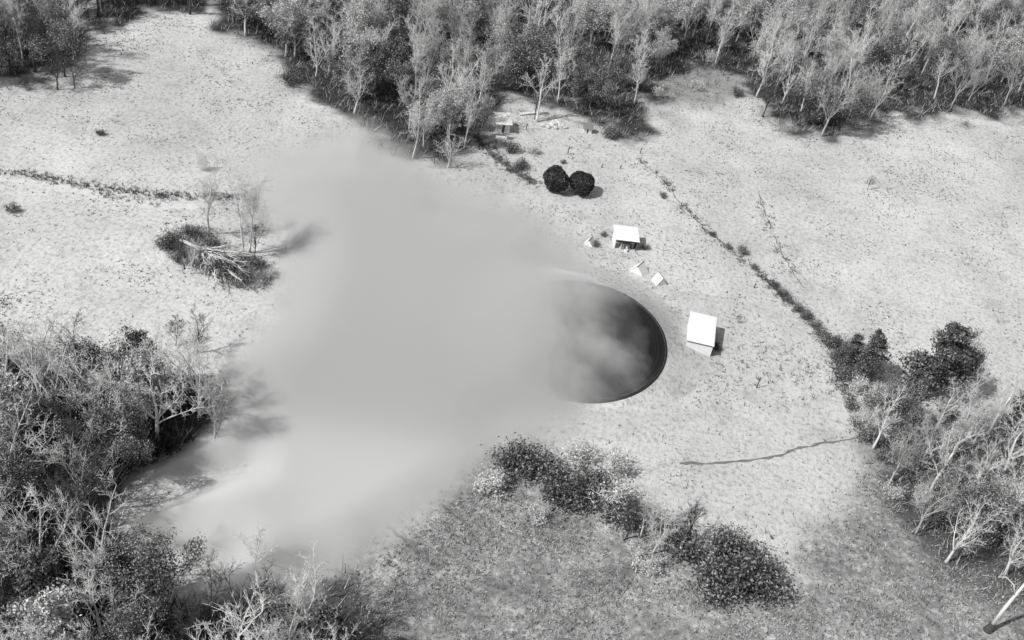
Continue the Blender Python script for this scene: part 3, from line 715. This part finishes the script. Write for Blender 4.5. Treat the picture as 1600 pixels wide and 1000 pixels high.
for j in range(nn):
    a_ = 2 * math.pi * j / nn; w = q_ @ Vector(((R_DISC - .12) * math.cos(a_), (R_DISC - .12) * math.sin(a_), -.03)); o_ = Vector((math.cos(a_), math.sin(a_), 0)); hh = w.z + dc[2] + .06
    for k in range(rings):
        u = k / (rings - 1); p_ = w + o_ * u * (1.0 + 2.6 * hh) * (1 + .12 * math.sin(5 * a_ + 1)); p_.z = -dc[2] - .06 + hh * (1 - u) ** 1.5
        V.append(tuple(inv @ p_))
mb = MB(); mb.add(V, [(j * rings + k, j * rings + k + 1, ((j + 1) % nn) * rings + k + 1, ((j + 1) % nn) * rings + k) for j in range(nn) for k in range(rings - 1)]); mb.build("shadow_hiding_bank", bpy.data.materials["field_ground"], disc, smooth=True)

# ------------------------------------------------------------------ smoke: a low bank of even density whose thickness thins out to its edges
def smoke_bank():
    step = 5; X = np.arange(150, 1130, step); Y = np.arange(120, 980, step)
    PX, PY = np.meshgrid(X, Y); fx, fy = PX.ravel().astype(float), PY.ravel().astype(float)
    wp = P_arr(fx, fy)
    s_ = sdist(fx, fy, SMOKE) + (fbm(wp[:, 0] * .09, wp[:, 1] * .09, 4) - .5) * 34
    low = sstep(640, 740, fy); T = 3.2 * ((1 - low) * sstep(-22, 120, s_) + low * sstep(-14, 75, s_))
    T *= .88 + .24 * fbm(wp[:, 0] * .04 + 4, wp[:, 1] * .04, 3)
    qx, qy = wp[:, 0] - dc[0], wp[:, 1] - dc[1]; rad = np.hypot(qx, qy)
    T *= 1 - .8 * sstep(-2, 9, qx) * sstep(R_DISC + 9, R_DISC + 2, rad)
    halo = .28 * sstep(-50, 60, sdist(fx, fy, [(860, 420), (1000, 430), (1080, 500), (1075, 580), (1000, 650), (880, 680)]))
    T = np.maximum(T, halo)
    T += 1.3 * sstep(R_DISC + 9, 5, rad) * sstep(3, -5, qx)
    # it thins out over the disc from left to right
    blot = (fbm(wp[:, 0] * .22, wp[:, 1] * .22, 4) - .5)
    over = np.interp(qx + blot * 9 + qy * .1, [-5.5, -2.5, .5, 4, 7, 9.5], [2.4, 1.7, .98, .45, .12, .0])
    dz = dc[2] - (qx * NRM.x + qy * NRM.y) / NRM.z
    w_ = (1 - sstep(R_DISC - .4, R_DISC + .8 + 3.5 * sstep(3, -5, qx), rad)) * sstep(-9, 1, qx)
    T = T * (1 - w_) + w_ * np.maximum(dz + dome(np.minimum(rad, R_DISC)) + over - .03, 0)
    # lower left tongues lie over the wood's edge
    T += 1.4 * sstep(480, 300, fx) * sstep(650, 720, fy) * sstep(-12, 55, s_)
    T[T < .02] = 0
    return X, Y, wp, T
X, Y, wp, T_all = smoke_bank()
nX, nY = len(X), len(Y); I = lambda j, i: j * nX + i
import bmesh
def smoke_mesh(name, T, albedo, label):
    T = np.where(T < .02, 0, T); Tm = T.reshape(nY, nX)
    cell = (Tm[:-1, :-1] > 0) | (Tm[1:, :-1] > 0) | (Tm[:-1, 1:] > 0) | (Tm[1:, 1:] > 0)
    V = np.concatenate([wp + np.stack([0 * T, 0 * T, T + .03], -1), wp + np.array([0, 0, .012])]); off = nX * nY; Fq = []
    for j in range(nY - 1):
        for i in range(nX - 1):
            if not cell[j, i]: continue
            a, b_, c, d_ = I(j, i), I(j, i + 1), I(j + 1, i + 1), I(j + 1, i)
            Fq.append((a, d_, c, b_)); Fq.append((a + off, b_ + off, c + off, d_ + off))
            if j == 0 or not cell[j - 1, i]: Fq.append((a, b_, b_ + off, a + off))
            if j == nY - 2 or not cell[j + 1, i]: Fq.append((c, d_, d_ + off, c + off))
            if i == 0 or not cell[j, i - 1]: Fq.append((d_, a, a + off, d_ + off))
            if i == nX - 2 or not cell[j, i + 1]: Fq.append((b_, c, c + off, b_ + off))
    me = bpy.data.meshes.new(name); me.from_pydata(V.tolist(), [], Fq); me.update(); me.shade_smooth()
    mt = bpy.data.materials.new(name); mt.use_nodes = True; t = mt.node_tree; t.nodes.clear()
    vo = t.nodes.new("ShaderNodeVolumePrincipled"); vo.inputs["Color"].default_value = (albedo, albedo, albedo, 1); vo.inputs["Density"].default_value = .9
    ot = t.nodes.new("ShaderNodeOutputMaterial"); t.links.new(vo.outputs[0], ot.inputs["Volume"]); me.materials.append(mt)
    bm = bmesh.new(); bm.from_mesh(me); bmesh.ops.delete(bm, geom=[v for v in bm.verts if not v.link_faces], context='VERTS'); bmesh.ops.recalc_face_normals(bm, faces=bm.faces); bm.to_mesh(me); bm.free()
    o = bpy.data.objects.new(name, me); col.objects.link(o); tag(o, label, "smoke", kind="stuff"); return mt
FX, FY = [q.ravel().astype(float) for q in np.meshgrid(X, Y)]
pale = sstep(470, 880, FY + (500 - FX) * .15)                  # the older, whiter smoke towards the lower end
mt = smoke_mesh("smoke", T_all * (1 - pale), .81, "broad low bank of grey smoke fanning out left of the disc")
smoke_mesh("white_smoke", T_all * pale, .93, "whiter lower end of the smoke bank over the wood's edge")
# a small separate puff
bm = bmesh.new(); bmesh.ops.create_icosphere(bm, subdivisions=4, radius=1.0)
for v in bm.verts:
    k = 1 + .12 * math.sin(5 * v.co.x + 2) * math.cos(4 * v.co.y); v.co = Vector((v.co.x * .85 * k, v.co.y * .9 * k, v.co.z * 1.35 * k))
me = bpy.data.meshes.new("smoke_puff"); bm.to_mesh(me); bm.free(); me.shade_smooth()
mt2 = mt.copy(); mt2.node_tree.nodes["Principled Volume"].inputs["Color"].default_value = (.6, .6, .6, 1); mt2.node_tree.nodes["Principled Volume"].inputs["Density"].default_value = .7; me.materials.append(mt2)
pf = bpy.data.objects.new("smoke_puff", me); col.objects.link(pf); pf.location = tuple(P(316, 266) + [0, 0, 1.45]); tag(pf, "small grey puff of smoke in the upper left field", "smoke", kind="stuff")

# ------------------------------------------------------------------ sheds and small things
def frame_of(pl, pr):
    a, b_ = P(*pl), P(*pr); w = b_ - a; L = np.linalg.norm(w)
    return a, L, math.atan2(w[1], w[0])
def sheeted_roof(o, x0, x1, y0, y1, z0, z1, n, mat, th=.05, name="roof_sheet"):
    """roof of overlapping sheets, each a part of its own"""
    dx = (x1 - x0) / n; mb = MB()
    for i in range(n):
        s_ = MB(); up = .012 * (i % 2)
        a, c = x0 + i * dx + .004, x0 + (i + 1) * dx - .004
        s_.slab([(a, y0, z0 + up), (c, y0, z0 + up), (c, y1, z1 + up), (a, y1, z1 + up)], th)
        for k in range(1, 4):
            xx = a + (c - a) * k / 4; s_.slab([(xx - .03, y0, z0 + up + .03), (xx + .03, y0, z0 + up + .03), (xx + .03, y1, z1 + up + .03), (xx - .03, y1, z1 + up + .03)], .04)
        s_.build(name, mat, o)

def barn():
    h0, h1 = 1.8, 2.4
    Fp = P(1109, 558); Bk = P(1117, 497, h1) - P(1113, 541, h0); dep = np.linalg.norm(Bk[:2]); rz = math.atan2(Bk[1], Bk[0]) - math.pi / 2
    W = 3.6
    o = empty("white_barn", Fp, rz); tag(o, "white metal barn with a broad sloping roof right of the disc", "barn")
    for i in range(6):
        mb = MB(); x = -W + (i + .5) * W / 6; mb.box((x, .05, h0 / 2), W / 6 - .012, .06, h0); mb.build("wall_panel", M["white_sheet"], o)
    for i in range(7):
        d0 = dep * i / 7; d1 = dep * (i + 1) / 7
        for sx_ in (0, -W):
            mb = MB(); y = (d0 + d1) / 2 + .09; h = h0 + (h1 - h0) * (i / 7); mb.box((sx_ - .04 if sx_ == 0 else sx_ + .04, y, h / 2), .06, dep / 7 - .012, h); mb.build("wall_panel", M["white_sheet" if sx_ else "rust"], o)  # right-hand panels take darker metal to paint that wall's shade
    mb = MB(); mb.box((-W / 2, dep + .1, h1 / 2), W, .06, h1 - .05); mb.build("back_wall", M["white_sheet"], o)
    for i in range(5):
        mb = MB(); mb.box((.05, .15 + i * dep / 4.2, h0 / 2), .1, .1, h0); mb.build("post", M["dark_wood"], o)
    mb = MB(); mb.box((-W / 2, -.02, h0 + .02), W + .2, .1, .1); mb.build("eave_shadow_bar", M["dark_wood"], o)  # dark bar painting the shadow line under the eave
    sheeted_roof(o, -W - .15, .12, -.08, dep + .2, h0 + .16, h1 + .16, 7, M["white_sheet"])
barn()

def open_shed():
    a, L, rz = frame_of((959, 388), (993, 392)); dep, hf, hb = 3.0, 1.8, 2.2
    o = empty("open_shed", a, rz); tag(o, "open-fronted shed with a white lean-to roof full of clutter", "shed")
    for x in (0.06, L * .36, L * .68, L - .06):
        mb = MB(); mb.box((x, .06, hf / 2), .13, .13, hf); mb.build("post", M["white_paint" if x < 1 else "dark_wood"], o)
    for i in range(8):
        mb = MB(); mb.box(((i + .5) * L / 8, dep, hb / 2), L / 8 - .02, .05, hb); mb.build("plank", M["dark_wood"], o)
    for i in range(6):
        mb = MB(); mb.box((L - .02, .2 + (i + .5) * (dep - .25) / 6, hf / 2), .05, (dep - .3) / 6 - .02, hf); mb.build("plank", M["dark_wood"], o)
        mb = MB(); mb.box((.02, .2 + (i + .5) * (dep - .25) / 6, hf / 2), .05, (dep - .3) / 6 - .02, hf); mb.build("plank", M["white_paint"], o)
    sheeted_roof(o, -.25, L + .25, -.35, dep + .3, hf + .06, hb + .14, 6, M["white_sheet"])
    ca, sa = math.cos(rz), math.sin(rz)
    def at(x, y): return np.array([a[0] + x * ca - y * sa, a[1] + x * sa + y * ca, 0])
    random.seed(21)
    for k, (x, y) in enumerate([(.55, .5), (L * .86, .7)]):
        mb = MB(); mb.tube([(0, 0, 0), (0, 0, .3), (0, 0, .6), (0, 0, .9)], [.28, .31, .31, .28], 14)
        br = empty("barrel", at(x, y)); tag(br, ["dull barrel behind the shed's left post", "dull barrel at the shed's right end"][k], "barrel", "clutter in the open shed")
        mb.build("body", M["rust"], br, smooth=False); mb = MB(); mb.tube([(0, 0, .88), (0, 0, .93)], [.3, .3], 14); mb.build("lid", M["white_paint"], br)
    for k, (x, y, w_, h_) in enumerate([(1.25, .35, .55, .5), (1.25, .35, .45, .42), (L * .62, .5, .6, .6), (L * .55, -.35, .5, .35)]):
        z0 = .5 if k == 1 else 0
        c = empty("crate", at(x, y) + [0, 0, z0], rz + .3 * k); tag(c, ["lower pale crate in the open shed", "upper pale crate stacked in the open shed", "pale crate by the shed's middle post", "crate on the grass before the open shed"][k], "crate", "clutter in the open shed")
        for sy_ in (-1, 1):
            for zz in (.18, .5, .82):
                mb = MB(); mb.box((0, sy_ * w_ / 2, zz * h_), w_, .03, h_ * .26); mb.build("slat", M["white_paint"], c)
                mb = MB(); mb.box((sy_ * w_ / 2, 0, zz * h_), .03, w_ - .04, h_ * .26); mb.build("slat", M["white_paint"], c)
        mb = MB(); mb.box((0, 0, .02), w_ - .05, w_ - .05, .04); mb.build("base", M["pale_wood"], c)
open_shed()

def a_frame(px, rz, L, W, H, label):
    """ridge tent shelter: two white sheets, gable end, ridge pole"""
    o = empty("ridge_shelter", P(*px), rz); tag(o, label, "shelter", "small white shelters near the disc")
    for s_ in (-1, 1):
        mb = MB(); q = [(-L / 2, s_ * W / 2, .02), (L / 2, s_ * W / 2, .02), (L / 2, s_ * .03, H), (-L / 2, s_ * .03, H)]
        mb.slab(q if s_ < 0 else q[::-1], .05); mb.build("roof_panel", M["white_sheet"], o)
    mb = MB(); mb.tube([(-L / 2 - .15, 0, H + .03), (L / 2 + .15, 0, H + .03)], [.05, .05], 6); mb.build("ridge_pole", M["dark_wood"], o)
    mb = MB(); mb.add([(-L / 2 + .1, -W / 2 + .1, .02), (-L / 2 + .1, W / 2 - .1, .02), (-L / 2 + .1, 0, H - .1), (-L / 2 + .05, -W / 2 + .1, .02), (-L / 2 + .05, W / 2 - .1, .02), (-L / 2 + .05, 0, H - .1)],
                      [(0, 1, 2), (5, 4, 3), (0, 3, 4, 1), (1, 4, 5, 2), (2, 5, 3, 0)]); mb.build("end_panel", M["white_paint"], o)
    mb = MB(); mb.tube([(L / 2 - .06, 0, -.05), (L / 2 - .06, 0, H)], [.05, .05], 6); mb.build("post", M["dark_wood"], o)
a_frame((998, 424), math.radians(62), 2.0, 2.5, 1.35, "white ridge shelter below the open shed, wider of the two")
a_frame((1030, 441), math.radians(118), 1.6, 1.8, 1.3, "small white ridge shelter just above the disc's right side")
a_frame((921, 381), math.radians(70), 1.4, 1.6, 1.0, "small white ridge shelter left of the open shed")

def hut(pl, pr, dep, hf, hb, label, gable=False, wallm="white_paint"):
    a, L, rz = frame_of(pl, pr); o = empty("small_hut", a, rz); tag(o, label, "hut")
    for i in range(5):
        if i != 2: mb = MB(); mb.box(((i + .5) * L / 5, .03, hf / 2), L / 5 - .015, .05, hf); mb.build("plank", M[wallm], o)
    mb = MB(); mb.box((L / 2, .04, hf * .45), L / 5 - .03, .04, hf * .9); mb.build("door", M["dark_wood"], o)
    for x in (.03, L - .03):
        for i in range(4):
            mb = MB(); mb.box((x, .08 + (i + .5) * (dep - .1) / 4, hf / 2), .05, dep / 4 - .03, hf); mb.build("plank", M[wallm], o)
    mb = MB(); mb.box((L / 2, dep, hf / 2), L, .05, hf); mb.build("back_wall", M[wallm], o)
    if gable:
        for s_ in (0, 1):
            e = -.25 if s_ == 0 else dep + .25; mb = MB(); q = [(-.2, e, hf - .08), (L + .2, e, hf - .08), (L + .2, dep / 2, hb), (-.2, dep / 2, hb)]
            mb.slab(q if s_ == 0 else q[::-1], .06); mb.build("roof_panel", M["rust"], o)
    else: sheeted_roof(o, -.25, L + .3, -.35, dep + .3, hf + .08, hb + .1, 4, M["white_paint"])
hut((775, 207), (796, 208), 3.0, 1.7, 2.3, "small pale hut with a slanted roof at the wood's edge")
hut((911, 207), (924, 209), 1.4, 1.0, 1.7, "tiny white hut with a dark pitched roof right of the boulders", True)

# little table on dark legs
a, L, rz = frame_of((774, 228), (789, 230)); o = empty("plank_table", a, rz); tag(o, "white topped table on dark legs beside the ditch bushes", "table")
for i in range(4):
    mb = MB(); mb.box((L / 2, .15 + i * .36, 1.36), L + .3, .34, .06); mb.build("plank", M["white_paint"], o)
for x in (.05, L - .05):
    for y in (.1, 1.2):
        mb = MB(); mb.box((x, y, .66), .12, .12, 1.34); mb.build("leg", M["dark_wood"], o)
# boulders
random.seed(31)
for k, (x, y, r_) in enumerate([(848, 197, .55), (856, 199, .5), (864, 196, .8), (871, 194, .9), (877, 198, .7), (868, 201, .5), (883, 200, .45)]):
    bm = bmesh.new(); bmesh.ops.create_icosphere(bm, subdivisions=3, radius=r_)
    for v in bm.verts: v.co *= 1 + .22 * math.sin(v.co.x * 4 + k) * math.cos(v.co.y * 5 + 2 * k) + .08 * math.sin(v.co.z * 9 + k)
    for v in bm.verts: v.co.z = max(v.co.z * .75, -.3 * r_)
    me = bpy.data.meshes.new("boulder"); bm.to_mesh(me); bm.free(); me.materials.append(M["stone"])
    bo = bpy.data.objects.new("boulder", me); col.objects.link(bo); bo.location = tuple(P(x, y) + [0, 0, .28 * r_]); tag(bo, f"pale boulder, {ORD[k] if k < 5 else ['nearest the front', 'rightmost'][k - 5]} {'from the left ' if k < 5 else ''}in the heap by the small dark tree", "boulder", "heap of pale boulders")
# log
a, L, rz = frame_of((812, 180), (856, 178)); lg = empty("felled_log", a, rz); tag(lg, "long pale felled log lying across the wood's edge", "log")
mb = MB(); mb.tube([(0, 0, .25), (L / 2, .1, .28), (L, 0, .22)], [.27, .24, .2], 9); mb.build("trunk", M["pale_bark"], lg, smooth=True)
mb = MB(); mb.tube([(L * .1, 0, .3), (-.3, .3, 1.1)], [.1, .04], 6); mb.build("branch", M["dark_bark"], lg)
# posts
for k, (x, y, h, lb) in enumerate([(887, 241, 1.6, "thin dark fence post standing alone above the round evergreens"), (822, 202, 1.2, "short dark fence post between the hut and the boulders"),
                                   (940, 262, .7, "forked dark stake right above the round evergreens"), (969, 264, .8, "short dark stake, right one above the round evergreens"),
                                   (1035, 392, 1.6, "pale fence post right of the open shed"), (1182, 606, 1.9, "dark fence post below the white barn"), (1178, 450, .9, "short dark stake left of the ditch"),
                                   (1000, 240, 1.2, "fence post at the top bend of the ditch")]):
    o = empty("fence_post", P(x, y)); tag(o, lb, "post", "scattered posts and stakes"); mb = MB(); mb.tube([(0, 0, -.1), (.03, 0, h)], [.09, .07], 7); mb.build("shaft", M["pale_wood" if "pale" in lb else "dark_wood"], o)
    mb = MB(); mb.tube([(.02, 0, h * .55), (.3, .1, h * .95)], [.05, .03], 5); mb.build("spur", M["dark_wood"], o)
